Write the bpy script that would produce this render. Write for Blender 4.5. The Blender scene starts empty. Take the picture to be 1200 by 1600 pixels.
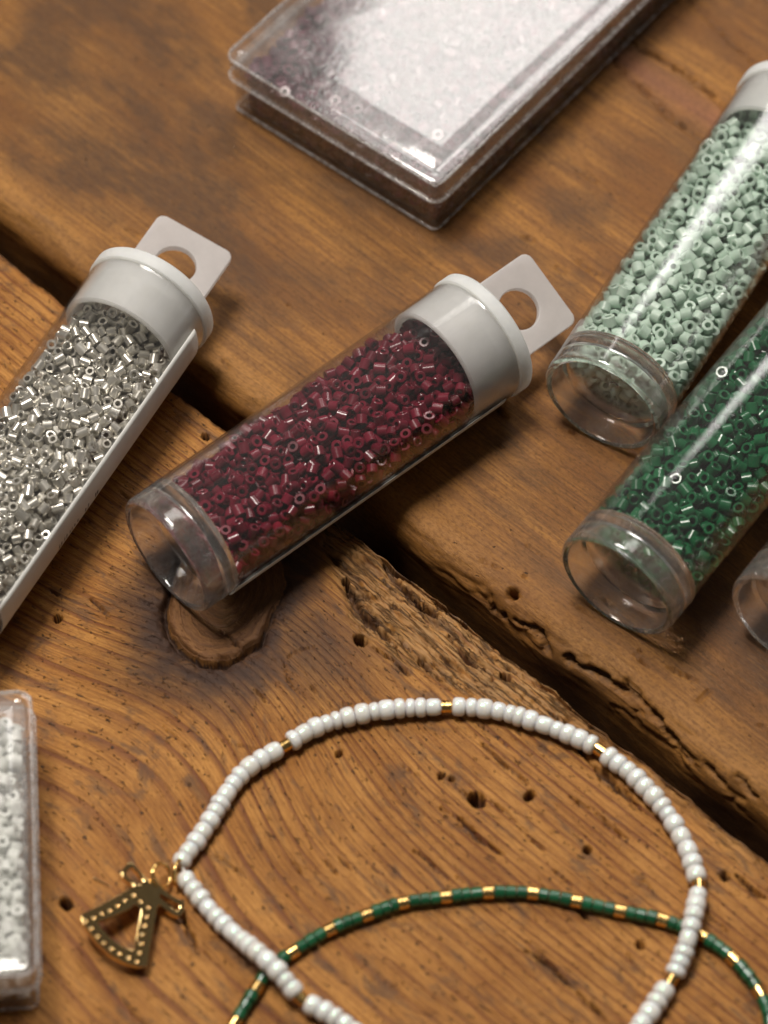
import bpy, bmesh, math, random
import numpy as np
from mathutils import Vector, Matrix, Quaternion

# Units: 1 Blender unit = 1 cm (scale_length 0.01), the table top lies at z = 0.
random.seed(7)
scene = bpy.context.scene
scene.unit_settings.system = 'METRIC'
scene.unit_settings.scale_length = 0.01
col = scene.collection
rad = math.radians

# ------------------------------------------------------------------ camera
cam_d = bpy.data.cameras.new('camera')
cam = bpy.data.objects.new('camera', cam_d)
col.objects.link(cam)
CAM = Vector((0.0, -37.6 * math.cos(rad(56)), 37.6 * math.sin(rad(56))))
cam.location = CAM
cam.rotation_euler = (rad(90 - 56), 0, 0)
cam_d.sensor_fit = 'HORIZONTAL'
cam_d.sensor_width = 36.0
cam_d.lens = 18.0 / math.tan(rad(7))
cam_d.clip_start = 0.5
cam_d.clip_end = 500
cam_d.dof.use_dof = True
cam_d.dof.focus_distance = 37.35
cam_d.dof.aperture_fstop = 0.23
cam_d.dof.aperture_blades = 9
scene.camera = cam

# ------------------------------------------------------------------ light
world = bpy.data.worlds.new('World')
scene.world = world
world.use_nodes = True
bg = world.node_tree.nodes['Background']
bg.inputs[0].default_value = (1.0, 0.94, 0.87, 1)
bg.inputs[1].default_value = 0.07


def area(name, loc, target, sx, sy, power, color):
    ld = bpy.data.lights.new(name, 'AREA')
    ld.shape = 'RECTANGLE'
    ld.size, ld.size_y, ld.energy, ld.color = sx, sy, power, color
    o = bpy.data.objects.new(name, ld)
    col.objects.link(o)
    o.location = loc
    o.rotation_euler = (Vector(target) - Vector(loc)).to_track_quat('-Z', 'Y').to_euler()
    return o


# the window behind the table and the soft light of the room above it
def polar(az, el, d, t=(0, 0, 0)):
    return (t[0] + d * math.sin(rad(az)) * math.cos(rad(el)), t[1] + d * math.cos(rad(az)) * math.cos(rad(el)), t[2] + d * math.sin(rad(el)))


area('window_light', polar(18, 45, 72), (0, 0, 0), 36, 18, 18000, (1.0, 0.97, 0.93))
area('skylight', polar(-48, 74, 80), (0, 0, 0), 22, 22, 74000, (1.0, 0.95, 0.88))

scene.view_settings.view_transform = 'Standard'
scene.view_settings.look = 'None'
scene.view_settings.exposure = 0.0
scene.view_settings.gamma = 1.0
scene.view_settings.use_curve_mapping = False
cy = scene.cycles
cy.max_bounces = 14
cy.transmission_bounces = 12
cy.glossy_bounces = 8
cy.diffuse_bounces = 4
cy.transparent_max_bounces = 24
cy.caustics_refractive = True
cy.caustics_reflective = True
cy.blur_glossy = 0.3
cy.sample_clamp_indirect = 20.0
cy.use_denoising = True
cy.use_adaptive_sampling = True
cy.adaptive_threshold = 0.03


# ------------------------------------------------------------------ helpers
def tag(o, label=None, cat=None, group=None, kind=None):
    if label: o['label'] = label
    if cat: o['category'] = cat
    if group: o['group'] = group
    if kind: o['kind'] = kind
    return o


def empty(name, loc=(0, 0, 0), rot=(0, 0, 0)):
    o = bpy.data.objects.new(name, None)
    col.objects.link(o)
    o.location = loc
    o.rotation_euler = rot
    o.empty_display_size = 0.3
    return o


def link(name, me, mat=None, parent=None):
    o = bpy.data.objects.new(name, me)
    col.objects.link(o)
    if mat is not None and not me.materials:
        me.materials.append(mat)
    if parent is not None:
        o.parent = parent
    return o


def mesh_from(verts, faces, smooth=True, sharp=None):
    me = bpy.data.meshes.new('m')
    me.from_pydata([tuple(v) for v in verts], [], faces)
    if smooth:
        me.polygons.foreach_set('use_smooth', [True] * len(me.polygons))
    if sharp:
        me.set_sharp_from_angle(angle=rad(sharp))
    me.update()
    return me


def lathe(profile, seg=64, closed=False, axis='X', sharp=35):
    """profile of (along, radius); radius 0 closes on the axis; closed joins the last point to the first."""
    verts, rings = [], []
    for x, r in profile:
        if r <= 1e-6:
            rings.append([len(verts)])
            verts.append((x, 0, 0))
        else:
            st = len(verts)
            for k in range(seg):
                a = 2 * math.pi * k / seg
                verts.append((x, r * math.cos(a), r * math.sin(a)))
            rings.append(list(range(st, st + seg)))
    faces = []
    pairs = list(zip(rings[:-1], rings[1:]))
    if closed: pairs.append((rings[-1], rings[0]))
    for A, B in pairs:
        for k in range(seg):
            k2 = (k + 1) % seg
            if len(A) == 1 and len(B) == 1: continue
            if len(A) == 1: faces.append((A[0], B[k2], B[k]))
            elif len(B) == 1: faces.append((A[k], A[k2], B[0]))
            else: faces.append((A[k], A[k2], B[k2], B[k]))
    if axis == 'Z':
        verts = [(y, z, x) for x, y, z in verts]
    me = mesh_from(verts, faces, True, sharp)
    bm = bmesh.new(); bm.from_mesh(me)
    bmesh.ops.recalc_face_normals(bm, faces=bm.faces)
    bm.to_mesh(me); bm.free()
    me.set_sharp_from_angle(angle=rad(sharp))
    return me


def rrect(x0, y0, x1, y1, r, n=6):
    pts = []
    for cx, cy_, a0 in ((x1 - r, y1 - r, 0), (x0 + r, y1 - r, 90), (x0 + r, y0 + r, 180), (x1 - r, y0 + r, 270)):
        for k in range(n + 1):
            a = rad(a0 + 90 * k / n)
            pts.append((cx + r * math.cos(a), cy_ + r * math.sin(a)))
    return pts


def loft(loops, cap0=True, cap1=True, sharp=40, closed=False):
    n = len(loops[0])
    verts = [p for L in loops for p in L]
    faces = []
    m = len(loops)
    for i in range(m if closed else m - 1):
        a, b = i * n, ((i + 1) % m) * n
        for k in range(n):
            k2 = (k + 1) % n
            faces.append((a + k, a + k2, b + k2, b + k))
    if not closed:
        if cap0: faces.append(tuple(reversed(range(n))))
        if cap1: faces.append(tuple(range((m - 1) * n, m * n)))
    me = mesh_from(verts, faces)
    bm = bmesh.new(); bm.from_mesh(me)
    bmesh.ops.recalc_face_normals(bm, faces=bm.faces)
    bm.to_mesh(me); bm.free()
    me.set_sharp_from_angle(angle=rad(sharp))
    return me


# gradient noise in numpy
def pnoise(x, y, seed=0):
    rs = np.random.RandomState(seed)
    perm = rs.permutation(512)
    ang = rs.rand(512) * 2 * np.pi
    gx, gy = np.cos(ang), np.sin(ang)
    xi = np.floor(x).astype(int); yi = np.floor(y).astype(int)
    xf = x - xi; yf = y - yi
    u = xf * xf * xf * (xf * (xf * 6 - 15) + 10)
    v = yf * yf * yf * (yf * (yf * 6 - 15) + 10)

    def g(ix, iy, dx, dy):
        h = perm[(perm[ix & 511] + iy) & 511]
        return gx[h] * dx + gy[h] * dy
    a = g(xi, yi, xf, yf); b = g(xi + 1, yi, xf - 1, yf)
    c = g(xi, yi + 1, xf, yf - 1); d = g(xi + 1, yi + 1, xf - 1, yf - 1)
    return (a + u * (b - a)) * (1 - v) + (c + u * (d - c)) * v


def fbm(x, y, seed=0, octaves=4, gain=0.5):
    s, a = 0, 1.0
    for k in range(octaves):
        s = s + a * pnoise(x * 2 ** k + 17.3 * k, y * 2 ** k - 9.1 * k, seed + k)
        a *= gain
    return s


def sstep(a, b, x):
    t = np.clip((x - a) / (b - a), 0, 1)
    return t * t * (3 - 2 * t)


# ------------------------------------------------------------------ node helper
class NT:
    def __init__(self, name):
        self.m = bpy.data.materials.new(name)
        self.m.use_nodes = True
        self.t = self.m.node_tree
        self.t.nodes.clear()
        self.out = self.t.nodes.new('ShaderNodeOutputMaterial')

    def n(self, kind, **kw):
        nd = self.t.nodes.new('ShaderNode' + kind)
        for k, v in kw.items(): setattr(nd, k, v)
        return nd

    def put(self, sock, v):
        if hasattr(v, 'is_output'):
            self.t.links.new(v, sock)
        elif isinstance(v, (tuple, list)) and len(v) == 3 and sock.type == 'RGBA':
            sock.default_value = (*v, 1)
        else:
            sock.default_value = v

    def math(self, op, a, b=None, c=None, clamp=False):
        nd = self.n('Math', operation=op, use_clamp=clamp)
        for i, v in enumerate((a, b, c)):
            if v is not None: self.put(nd.inputs[i], v)
        return nd.outputs[0]

    def mix(self, f, a, b, blend='MIX'):
        nd = self.n('Mix', data_type='RGBA', blend_type=blend)
        nd.clamp_factor = True
        self.put(nd.inputs[0], f); self.put(nd.inputs[6], a); self.put(nd.inputs[7], b)
        return nd.outputs[2]

    def ss(self, x, a, b, lo=0.0, hi=1.0):
        nd = self.n('MapRange', interpolation_type='SMOOTHSTEP')
        self.put(nd.inputs[0], x); self.put(nd.inputs[1], a); self.put(nd.inputs[2], b)
        self.put(nd.inputs[3], lo); self.put(nd.inputs[4], hi)
        return nd.outputs[0]

    def noise(self, vec, scale=1.0, detail=2.0, rough=0.5, dist=0.0):
        nd = self.n('TexNoise')
        self.put(nd.inputs['Vector'], vec); self.put(nd.inputs['Scale'], scale)
        self.put(nd.inputs['Detail'], detail); self.put(nd.inputs['Roughness'], rough)
        self.put(nd.inputs['Distortion'], dist)
        return nd.outputs[0]

    def vmul(self, v, s):
        nd = self.n('VectorMath', operation='MULTIPLY')
        self.put(nd.inputs[0], v); nd.inputs[1].default_value = s
        return nd.outputs[0]

    def comb(self, x, y, z=0.0):
        nd = self.n('CombineXYZ')
        for i, v in enumerate((x, y, z)): self.put(nd.inputs[i], v)
        return nd.outputs[0]

    def bump(self, h, strength, dist, normal=None):
        nd = self.n('Bump')
        nd.inputs['Strength'].default_value = strength
        nd.inputs['Distance'].default_value = dist
        self.put(nd.inputs['Height'], h)
        if normal is not None: self.put(nd.inputs['Normal'], normal)
        return nd.outputs[0]

    def bsdf(self, **kw):
        nd = self.n('BsdfPrincipled')
        for k, v in kw.items(): self.put(nd.inputs[k.replace('_', ' ')], v)
        return nd

    def done(self, shader):
        self.t.links.new(shader, self.out.inputs[0])
        return self.m


def attr(t, name):
    nd = t.n('Attribute', attribute_type='GEOMETRY', attribute_name=name)
    return nd.outputs['Vector']


# ------------------------------------------------------------------ wood
def wood_lower():
    t = NT('old_pine')
    g = attr(t, 'grain'); mk = attr(t, 'mask')
    sg = t.n('SeparateXYZ'); t.put(sg.inputs[0], g)
    sm = t.n('SeparateXYZ'); t.put(sm.inputs[0], mk)
    s, q, ring = sg.outputs
    stain_recess, knot, eaten = sm.outputs
    v = t.comb(s, q, 0.0)
    wob = t.noise(t.vmul(v, (0.35, 1.1, 1)), 1.0, 2, 0.4)
    fr = t.math('FRACT', t.math('ADD', ring, t.math('MULTIPLY', wob, 1.3)))
    late = t.math('MULTIPLY', t.ss(fr, 0.55, 0.92), t.ss(fr, 0.94, 1.0, 1.0, 0.0))
    vis = t.noise(t.vmul(v, (0.35, 0.9, 1)), 1.0, 2)
    late = t.math('MULTIPLY', t.math('POWER', late, 1.5), t.ss(vis, 0.30, 0.60, 0.3, 1.0))
    fib = t.noise(t.vmul(v, (1.3, 40.0, 1)), 1.0, 6, 0.75)
    fine = t.noise(t.vmul(v, (18.0, 55.0, 1)), 1.0, 5, 0.7)
    mott = t.noise(t.vmul(v, (0.9, 1.7, 1)), 1.0, 5, 0.6)
    blot = t.noise(t.vmul(v, (1.2, 3.0, 1)), 1.3, 6, 0.7, 0.6)
    c = t.mix(t.ss(mott, 0.3, 0.7), (0.32, 0.128, 0.021), (0.48, 0.222, 0.050))
    c = t.mix(t.ss(fib, 0.36, 0.60), t.mix(1.0, c, (0.50, 0.42, 0.34), 'MULTIPLY'), c)
    c = t.mix(t.math('MULTIPLY', late, 0.85), c, (0.125, 0.034, 0.012))
    c = t.mix(t.ss(fine, 0.48, 0.66, 0, 0.55), c, (0.17, 0.065, 0.018))
    c = t.mix(t.ss(blot, 0.51, 0.66, 0, 0.72), c, (0.085, 0.043, 0.022))
    # pores and worn flecks
    fl = t.noise(t.vmul(v, (7.0, 20.0, 1)), 1.0, 3, 0.6)
    fleck = t.ss(fl, 0.62, 0.69)
    c = t.mix(t.math('MULTIPLY', fleck, 0.8), c, (0.05, 0.025, 0.013))
    sp = t.noise(t.vmul(v, (13.0, 17.0, 1)), 1.0, 2, 0.5)
    spk = t.ss(sp, 0.665, 0.72)
    c = t.mix(t.math('MULTIPLY', spk, 0.85), c, (0.035, 0.02, 0.012))
    # knot
    kn = t.noise(g, 9.0, 4, 0.6)
    kc = t.mix(t.ss(kn, 0.3, 0.7), (0.13, 0.053, 0.017), (0.23, 0.105, 0.034))
    kc = t.mix(t.math('MULTIPLY', t.ss(fr, 0.3, 0.8), 0.35), kc, (0.075, 0.03, 0.014))
    c = t.mix(knot, c, kc)
    # eaten, freshly broken wood is a touch paler
    ef = t.noise(t.vmul(v, (5, 30, 1)), 1.0, 4)
    c = t.mix(t.math('MULTIPLY', eaten, t.ss(ef, 0.35, 0.6, 0.15, 0.75)), c, (0.40, 0.22, 0.085))
    crev = t.noise(t.vmul(v, (1.6, 24, 1)), 1.0, 5, 0.7)
    c = t.mix(t.math('MULTIPLY', eaten, t.ss(crev, 0.52, 0.60, 0.0, 0.8)), c, (0.06, 0.028, 0.012))
    sn = t.noise(t.vmul(v, (3, 5, 1)), 1.0, 5, 0.65)
    st_ = t.math('MULTIPLY', stain_recess, t.ss(sn, 0.2, 0.65, 0.75, 1.15), clamp=True)
    c = t.mix(st_, c, (0.048, 0.024, 0.015))
    h = t.math('ADD', t.math('MULTIPLY', fib, 0.5), t.math('MULTIPLY', fine, 0.5))
    h = t.math('SUBTRACT', h, t.math('MULTIPLY', fleck, 0.9))
    h = t.math('SUBTRACT', h, t.math('MULTIPLY', spk, 1.2))
    h = t.math('ADD', h, t.math('MULTIPLY', late, 0.5))
    h = t.math('SUBTRACT', h, t.math('MULTIPLY', t.math('MULTIPLY', eaten, t.ss(crev, 0.5, 0.6)), 1.6))
    bmp = t.bump(h, 0.9, 0.022)
    b = t.bsdf(Base_Color=c, Roughness=t.ss(fine, 0.3, 0.8, 0.50, 0.72), Normal=bmp)
    b.inputs['Specular IOR Level'].default_value = 0.25
    return t.done(b.outputs[0])


def wood_upper():
    t = NT('worn_brown_plank')
    g = attr(t, 'grain'); mk = attr(t, 'mask')
    sg = t.n('SeparateXYZ'); t.put(sg.inputs[0], g)
    sm = t.n('SeparateXYZ'); t.put(sm.inputs[0], mk)
    s, q, ring = sg.outputs
    dark, edge, red = sm.outputs
    v = t.comb(s, q, 0.0)
    fib = t.noise(t.vmul(v, (0.9, 26.0, 1)), 1.0, 6, 0.72)
    fine = t.noise(t.vmul(v, (14.0, 26.0, 1)), 1.0, 6, 0.75)
    mott = t.noise(t.vmul(v, (0.3, 0.9, 1)), 1.0, 4, 0.55, 0.2)
    blot = t.noise(t.vmul(v, (0.5, 1.0, 1)), 1.0, 8, 0.62, 0.3)
    fr = t.math('FRACT', t.math('ADD', ring, t.math('MULTIPLY', mott, 1.0)))
    late = t.math('MULTIPLY', t.ss(fr, 0.4, 0.85), t.ss(fr, 0.92, 1.0, 1.0, 0.0))
    c = t.mix(t.ss(mott, 0.32, 0.68), (0.20, 0.078, 0.015), (0.37, 0.165, 0.036))
    c = t.mix(t.math('MULTIPLY', late, 0.30), c, (0.14, 0.052, 0.016))
    c = t.mix(t.ss(fib, 0.36, 0.58, 0.75, 0.0), c, (0.12, 0.046, 0.013))
    c = t.mix(t.math('MULTIPLY', red, 0.6), c, (0.23, 0.085, 0.055))
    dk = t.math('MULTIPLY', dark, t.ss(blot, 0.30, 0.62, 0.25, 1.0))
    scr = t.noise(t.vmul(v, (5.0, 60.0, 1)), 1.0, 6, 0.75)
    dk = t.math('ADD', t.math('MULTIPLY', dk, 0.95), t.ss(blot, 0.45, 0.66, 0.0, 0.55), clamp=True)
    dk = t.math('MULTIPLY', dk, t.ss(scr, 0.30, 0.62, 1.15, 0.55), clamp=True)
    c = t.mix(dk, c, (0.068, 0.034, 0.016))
    gr = t.noise(t.vmul(v, (0.8, 1.3, 1)), 1.0, 6, 0.7)
    c = t.mix(t.ss(gr, 0.60, 0.76, 0, 0.2), c, (0.20, 0.135, 0.085))
    c = t.mix(t.ss(fine, 0.48, 0.64, 0, 0.62), c, (0.085, 0.038, 0.015))
    c = t.mix(t.math('MULTIPLY', edge, t.ss(fine, 0.35, 0.6, 0.65, 0.25)), c, (0.36, 0.17, 0.046))
    sp = t.noise(t.vmul(v, (9.0, 12.0, 1)), 1.0, 2, 0.5)
    spk = t.ss(sp, 0.72, 0.76)
    c = t.mix(t.math('MULTIPLY', spk, 0.8), c, (0.03, 0.018, 0.012))
    h = t.math('ADD', t.math('MULTIPLY', fib, 0.6), t.math('MULTIPLY', fine, 0.6))
    h = t.math('ADD', h, t.math('MULTIPLY', scr, 0.5))
    h = t.math('SUBTRACT', h, t.math('MULTIPLY', spk, 1.0))
    bmp = t.bump(h, 0.8, 0.02)
    b = t.bsdf(Base_Color=c, Roughness=t.ss(fine, 0.35, 0.7, 0.46, 0.66), Normal=bmp)
    b.inputs['Specular IOR Level'].default_value = 0.22
    return t.done(b.outputs[0])


AZ = rad(43.3)
DX, DY = math.cos(AZ), -math.sin(AZ)      # along the planks
NX, NY = math.sin(AZ), math.cos(AZ)       # across, towards the far plank

KNOT_C = (-0.52, -2.15)
KNOT = [(-0.86, -2.8), (-0.53, -2.98), (-0.02, -2.92), (0.16, -2.51), (0.01, -1.99), (-0.39, -1.38), (-0.93, -1.25), (-1.29, -1.97), (-1.07, -2.51)]
HOLES_A = [(-1.75, -3.73, 0.058), (3.46, -2.14, 0.088), (3.86, -1.69, 0.08), (4.79, -1.76, 0.051), (1.04, -1.5, 0.073), (1.91, -2.78, 0.051), (6.12, -0.95, 0.058), (1.03, -6.23, 0.066), (0.33, -1.01, 0.058), (5.99, -2.25, 0.051), (-2.35, -0.7, 0.044), (2.96, -2.19, 0.051), (3.07, -2.14, 0.036), (2.6, -0.7, 0.058), (2.52, -0.83, 0.036)]
CRACKS_A = [[(3.24, -2.49), (3.52, -2.46), (3.82, -2.48), (4.14, -2.46)], [(3.39, -3.1), (3.79, -3.08), (4.01, -3.07)], [(4.2, -1.39), (4.49, -1.34), (4.76, -1.37), (5.07, -1.35)], [(3.81, -0.84), (4.11, -0.9), (4.46, -0.92), (4.89, -0.97)], [(5.08, -3.14), (5.49, -3.12), (5.9, -3.16), (6.35, -3.2)], [(0.71, -3.64), (1.04, -3.46), (1.29, -3.29)], [(0.57, -2.29), (0.62, -2.07), (0.73, -1.89)], [(0.58, -2.3), (0.83, -2.48), (1.09, -2.51)], [(-0.02, -1.87), (0.25, -1.91)], [(0.3, -0.98), (0.62, -1.17), (0.95, -1.23), (1.37, -1.25)], [(0.5, -0.53), (1.0, -0.62), (1.49, -0.59)], [(1.69, -1.19), (2.08, -1.24), (2.28, -1.27)], [(1.22, -1.46), (1.47, -1.45), (1.78, -1.46)], [(6.21, -0.87), (6.49, -0.87), (6.64, -0.83)], [(2.87, -1.55), (3.39, -1.58), (3.77, -1.57)], [(4.67, -0.26), (5.25, -0.4), (5.7, -0.48)], [(4.82, -2.42), (5.21, -2.43), (5.42, -2.4)], [(1.72, -0.74), (2.15, -0.82), (2.46, -0.77)], [(1.83, -5.46), (2.18, -5.5), (2.47, -5.6)]]
WIDTH_A = [.03, .024, .022, .04, .035, .007, .010, .012, .012, .06, .045, .03, .035, .04, .02, .03, .025, .045, .03]
HOLES_B = [(1.9, 0.19, 0.08), (2.93, -0.03, 0.066), (1.76, -0.13, 0.044), (1.93, -0.12, 0.036), (0.87, 2.44, 0.029), (3.53, 0.61, 0.029), (-0.48, 0.97, 0.029), (1.84, 0.48, 0.022)]
CRACKS_B = [[(2.08, -0.06), (2.43, -0.01), (2.69, -0.11)], [(2.91, -0.04), (3.35, 0.02), (3.79, 0.08), (4.15, 0.12)], [(3.65, 0.18), (4.07, 0.1), (4.5, -0.02), (4.83, -0.08)], [(4.89, 0.03), (5.32, -0.03)], [(5.36, 0.16), (5.75, 0.02)], [(4.46, 0.43), (4.45, 0.78)], [(-4.2, 7.7), (-2.83, 7.81), (-2.34, 7.83), (-2.14, 7.86), (-1.68, 7.84), (-1.18, 7.77), (-0.33, 7.66), (2.0, 7.5)], [(-3.8, 7.5), (-2.81, 7.39), (-2.19, 7.27), (-1.66, 7.16), (-1.07, 7.11), (1.5, 6.9)], [(-2.73, 8.89), (-2.15, 8.8), (-1.34, 8.62)], [(3.89, 0.7), (4.27, 0.77)], [(2.71, 0.87), (2.88, 0.84)]]
WIDTH_B = [.06, .05, .06, .03, .04, .012, .045, .03, .02, .02, .02]


_r = random.Random(41)
for _ in range(70):
    x_, y_, l_ = _r.uniform(-5.5, 6.5), _r.uniform(-7.5, -0.7), _r.uniform(0.12, 0.5)
    b_ = _r.uniform(-0.10, 0.03)
    CRACKS_A.append([(x_, y_), (x_ + l_ / 2, y_ + b_ * l_ / 2), (x_ + l_, y_ + b_ * l_)]); WIDTH_A.append(_r.uniform(.010, .020))
for _ in range(45):
    x_, y_, l_ = _r.uniform(-6, 6.5), 0.3 + 6 * _r.random() ** 2, _r.uniform(0.1, 0.45)
    b_ = _r.uniform(-0.25, 0.25)
    CRACKS_B.append([(x_, y_), (x_ + l_, y_ + b_ * l_)]); WIDTH_B.append(_r.uniform(.012, .022))


def poly_dist(S, T, line):
    """distance to a polyline and position 0..1 along it"""
    best = np.full(S.shape, 1e9); par = np.zeros(S.shape)
    n = len(line) - 1
    for i in range(n):
        (ax, ay), (bx, by) = line[i], line[i + 1]
        dx, dy = bx - ax, by - ay
        L2 = dx * dx + dy * dy
        u = np.clip(((S - ax) * dx + (T - ay) * dy) / L2, 0, 1)
        d = np.hypot(S - ax - u * dx, T - ay - u * dy)
        m = d < best
        best = np.where(m, d, best); par = np.where(m, (i + u) / n, par)
    return best, par


def cuts(S, T, holes, cracks, widths, seed):
    """depth of worm holes and cracks, in cm"""
    dep = np.zeros(S.shape)
    wx = 0.02 * fbm(S * 9, T * 9, seed, 2); wy = 0.02 * fbm(S * 9, T * 9, seed + 5, 2)
    for i, (x, y, r) in enumerate(holes):
        m = (np.abs(S - x) < 0.4) & (np.abs(T - y) < 0.4)
        if not m.any(): continue
        e = 1 + 0.35 * math.sin(i * 2.1)
        d = np.hypot((S[m] - x) / (r * e) + wx[m] * 12, (T[m] - y) / r + wy[m] * 12)
        dep[m] = np.maximum(dep[m], 0.3 * (1 - sstep(0.75, 1.05, d)))
    for line, w in zip(cracks, widths):
        xs = [p[0] for p in line]; ys = [p[1] for p in line]
        m = (S > min(xs) - .4) & (S < max(xs) + .4) & (T > min(ys) - .4) & (T < max(ys) + .4)
        if not m.any(): continue
        jig = 0.05 * pnoise(S[m] * 2.2, T[m] * 2, seed + 9) + 0.022 * fbm(S[m] * 9, T[m] * 3, seed + 10, 3, 0.6)
        d, u = poly_dist(S[m], T[m] + jig, line)
        ww = w * (0.25 + 0.75 * np.sin(np.pi * np.clip(u, 0.03, 0.97)) ** 0.6) * (0.85 + 1.3 * pnoise(S[m] * 5, T[m] * 5, seed + 3))
        dep[m] = np.maximum(dep[m], (0.05 + 2.2 * w) * (1 - sstep(0.5, 1.15, d / np.maximum(ww, 1e-3))))
    return dep


def axis_steps(lo, f0, f1, hi, fine, grow=1.35):
    a = list(np.arange(f0, f1, fine))
    st, x = fine, f0
    left = []
    while x > lo:
        st *= grow; x -= st; left.append(x)
    st, x = fine, a[-1]
    right = []
    while x < hi:
        st *= grow; x += st; right.append(x)
    return np.array(left[::-1] + a + right)


def grid_mesh(X, Y, Z, grain, mask):
    ns, nt = X.shape
    co = np.stack([X, Y, Z], -1).reshape(-1, 3)
    idx = np.arange(ns * nt).reshape(ns, nt)
    f = np.stack([idx[:-1, :-1], idx[1:, :-1], idx[1:, 1:], idx[:-1, 1:]], -1).reshape(-1, 4)
    me = bpy.data.meshes.new('plank')
    me.vertices.add(len(co)); me.vertices.foreach_set('co', co.astype(np.float32).ravel())
    me.loops.add(f.size); me.loops.foreach_set('vertex_index', f.astype(np.int32).ravel())
    me.polygons.add(len(f))
    me.polygons.foreach_set('loop_start', np.arange(0, f.size, 4, dtype=np.int32))
    me.polygons.foreach_set('loop_total', np.full(len(f), 4, dtype=np.int32))
    me.polygons.foreach_set('use_smooth', np.ones(len(f), dtype=bool))
    for nm, arr in (('grain', grain), ('mask', mask)):
        a = me.attributes.new(nm, 'FLOAT_VECTOR', 'POINT')
        a.data.foreach_set('vector', np.stack(arr, -1).reshape(-1, 3).astype(np.float32).ravel())
    me.update(calc_edges=True); me.validate()
    return me


def knot_ratio(S, T):
    cx, cy_ = KNOT_C
    pts = sorted((math.atan2(y - cy_, x - cx), math.hypot(x - cx, y - cy_)) for x, y in KNOT)
    th = np.array([p[0] for p in pts]); rr = np.array([p[1] for p in pts])
    th = np.concatenate([th[-1:] - 2 * np.pi, th, th[:1] + 2 * np.pi]); rr = np.concatenate([rr[-1:], rr, rr[:1]])
    fine_t = np.linspace(-np.pi, np.pi, 361)
    fr = np.interp(fine_t, th, rr)
    k = np.hanning(41); k /= k.sum()
    fr = np.convolve(np.concatenate([fr[-61:-1], fr, fr[1:61]]), k, 'same')[60:-60]
    a = np.arctan2(T - cy_, S - cx)
    R = np.interp(a, fine_t, fr) * (1 + 0.05 * fbm(S * 5, T * 5, 77, 3))
    return np.hypot(S - cx, T - cy_) / R


table = empty('wooden_tabletop', (0, 0, 0))
tag(table, 'old brown wooden tabletop of two thick worn planks with a dark gap', 'tabletop', kind='structure')

# ---- near plank
sv = axis_steps(-17, -6.5, 6.8, 17, 0.019)
edge_t = -0.47
tv = list(np.arange(edge_t, -7.9, -0.019))
x, stp = tv[-1], 0.019
while x > -17:
    stp *= 1.35; x -= stp; tv.append(x)
down = np.array([-2.0, -1.6, -1.2, -0.9, -0.65, -0.45, -0.3, -0.2, -0.12, -0.06, -0.02])
nt = len(down) + len(tv)
S = np.repeat(sv[:, None], nt, 1)
T = np.repeat(np.concatenate([np.full(len(down), edge_t), np.array(tv)])[None, :], len(sv), 0)
Z = np.repeat(np.concatenate([down, np.zeros(len(tv))])[None, :], len(sv), 0)
ragged = 0.055 * fbm(sv * 1.1, sv * 0, 3, 5, 0.6)
near = np.exp((T - edge_t) / 0.35)
T0 = T.copy()
T = T + ragged[:, None] * near
top = Z > -0.001
# ring coordinate: growth rings bend towards the knot
gt = np.where(T0 < -3.2, np.exp(-((T0 + 3.2) / 2.6) ** 2), np.exp(-((T0 + 3.2) / 1.4) ** 2))
Q = T0 - 0.78 * np.exp(-((S - 0.3) / 1.75) ** 2) * gt - 0.035 * fbm(S * 0.4, T0 * 0.9, 21, 2)
qs = np.linspace(-22, 3, 2000)
freq = 3.2 + 4.6 * sstep(-5.0, -3.2, qs) - 1.2 * sstep(-2.2, -1.0, qs)
ringf = np.cumsum(freq) * (qs[1] - qs[0])
RING = np.interp(Q, qs, ringf)
KR = knot_ratio(S, T0)
knot = 1 - sstep(0.97, 1.02, KR)
RING = np.where(KR < 1.02, KR * 6.5 + 0.2 * fbm(S * 3, T0 * 3, 8, 2), RING)
# height
H = 0.012 * fbm(S * 0.9, T0 * 1.3, 31, 4)
H += 0.006 * fbm(S * 1.2, Q * 22, 33, 3)
low = sstep(-1.7, -2.45, T0)
H -= (0.15 * low + 0.02) * np.exp(-((KR - 1.035) / (0.022 + 0.03 * (1 + fbm(S * 4, T0 * 4, 41, 2)))) ** 2)
H -= 0.035 * low * np.exp(-((KR - 1.12) / 0.08) ** 2) * (0.6 + fbm(S * 8, T0 * 8, 43, 3))
H += 0.008 * knot * (1 - KR ** 2)
# wood eaten away along the edge of the gap
inner = np.interp(S, [-2, -0.6, 0.2, 1.0, 2.0, 3.2, 4.2, 5.5, 7], [-0.50, -0.62, -1.15, -1.5, -1.35, -1.05, -0.75, -0.72, -0.7])
inner = inner + 0.10 * fbm(S * 1.6, T0 * 3, 51, 4)
zone = sstep(0.0, 0.16, T0 - inner)
zone *= sstep(-1.4, -0.2, S) * (1 - 0.55 * sstep(3.2, 4.4, S))
QE = T0 + 0.05 * fbm(S * 1.2, T0 * 2, 52, 3) + 0.13 * np.sin((S - 0.3) * 0.9)
chan = fbm(S * 0.8, QE * 6.0, 53, 3, 0.5) + 0.10 * fbm(S * 6, QE * 9, 54, 3)
terr = fbm(S * 1.0, QE * 3.0, 57, 2, 0.5)
eat = sstep(0.10, 0.17, chan) * 0.11 + 0.05 * sstep(-0.02, 0.04, terr) + 0.05 * sstep(0.22, 0.26, terr) + 0.06 * sstep(0.30, 0.36, fbm(S * 2.6, QE * 7, 59, 3)) + 0.02
H -= zone * eat * 0.62
H -= zone * (0.022 * fbm(S * 1.6, QE * 22, 61, 2) + 0.010 * fbm(S * 7, QE * 30, 62, 2))
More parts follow.
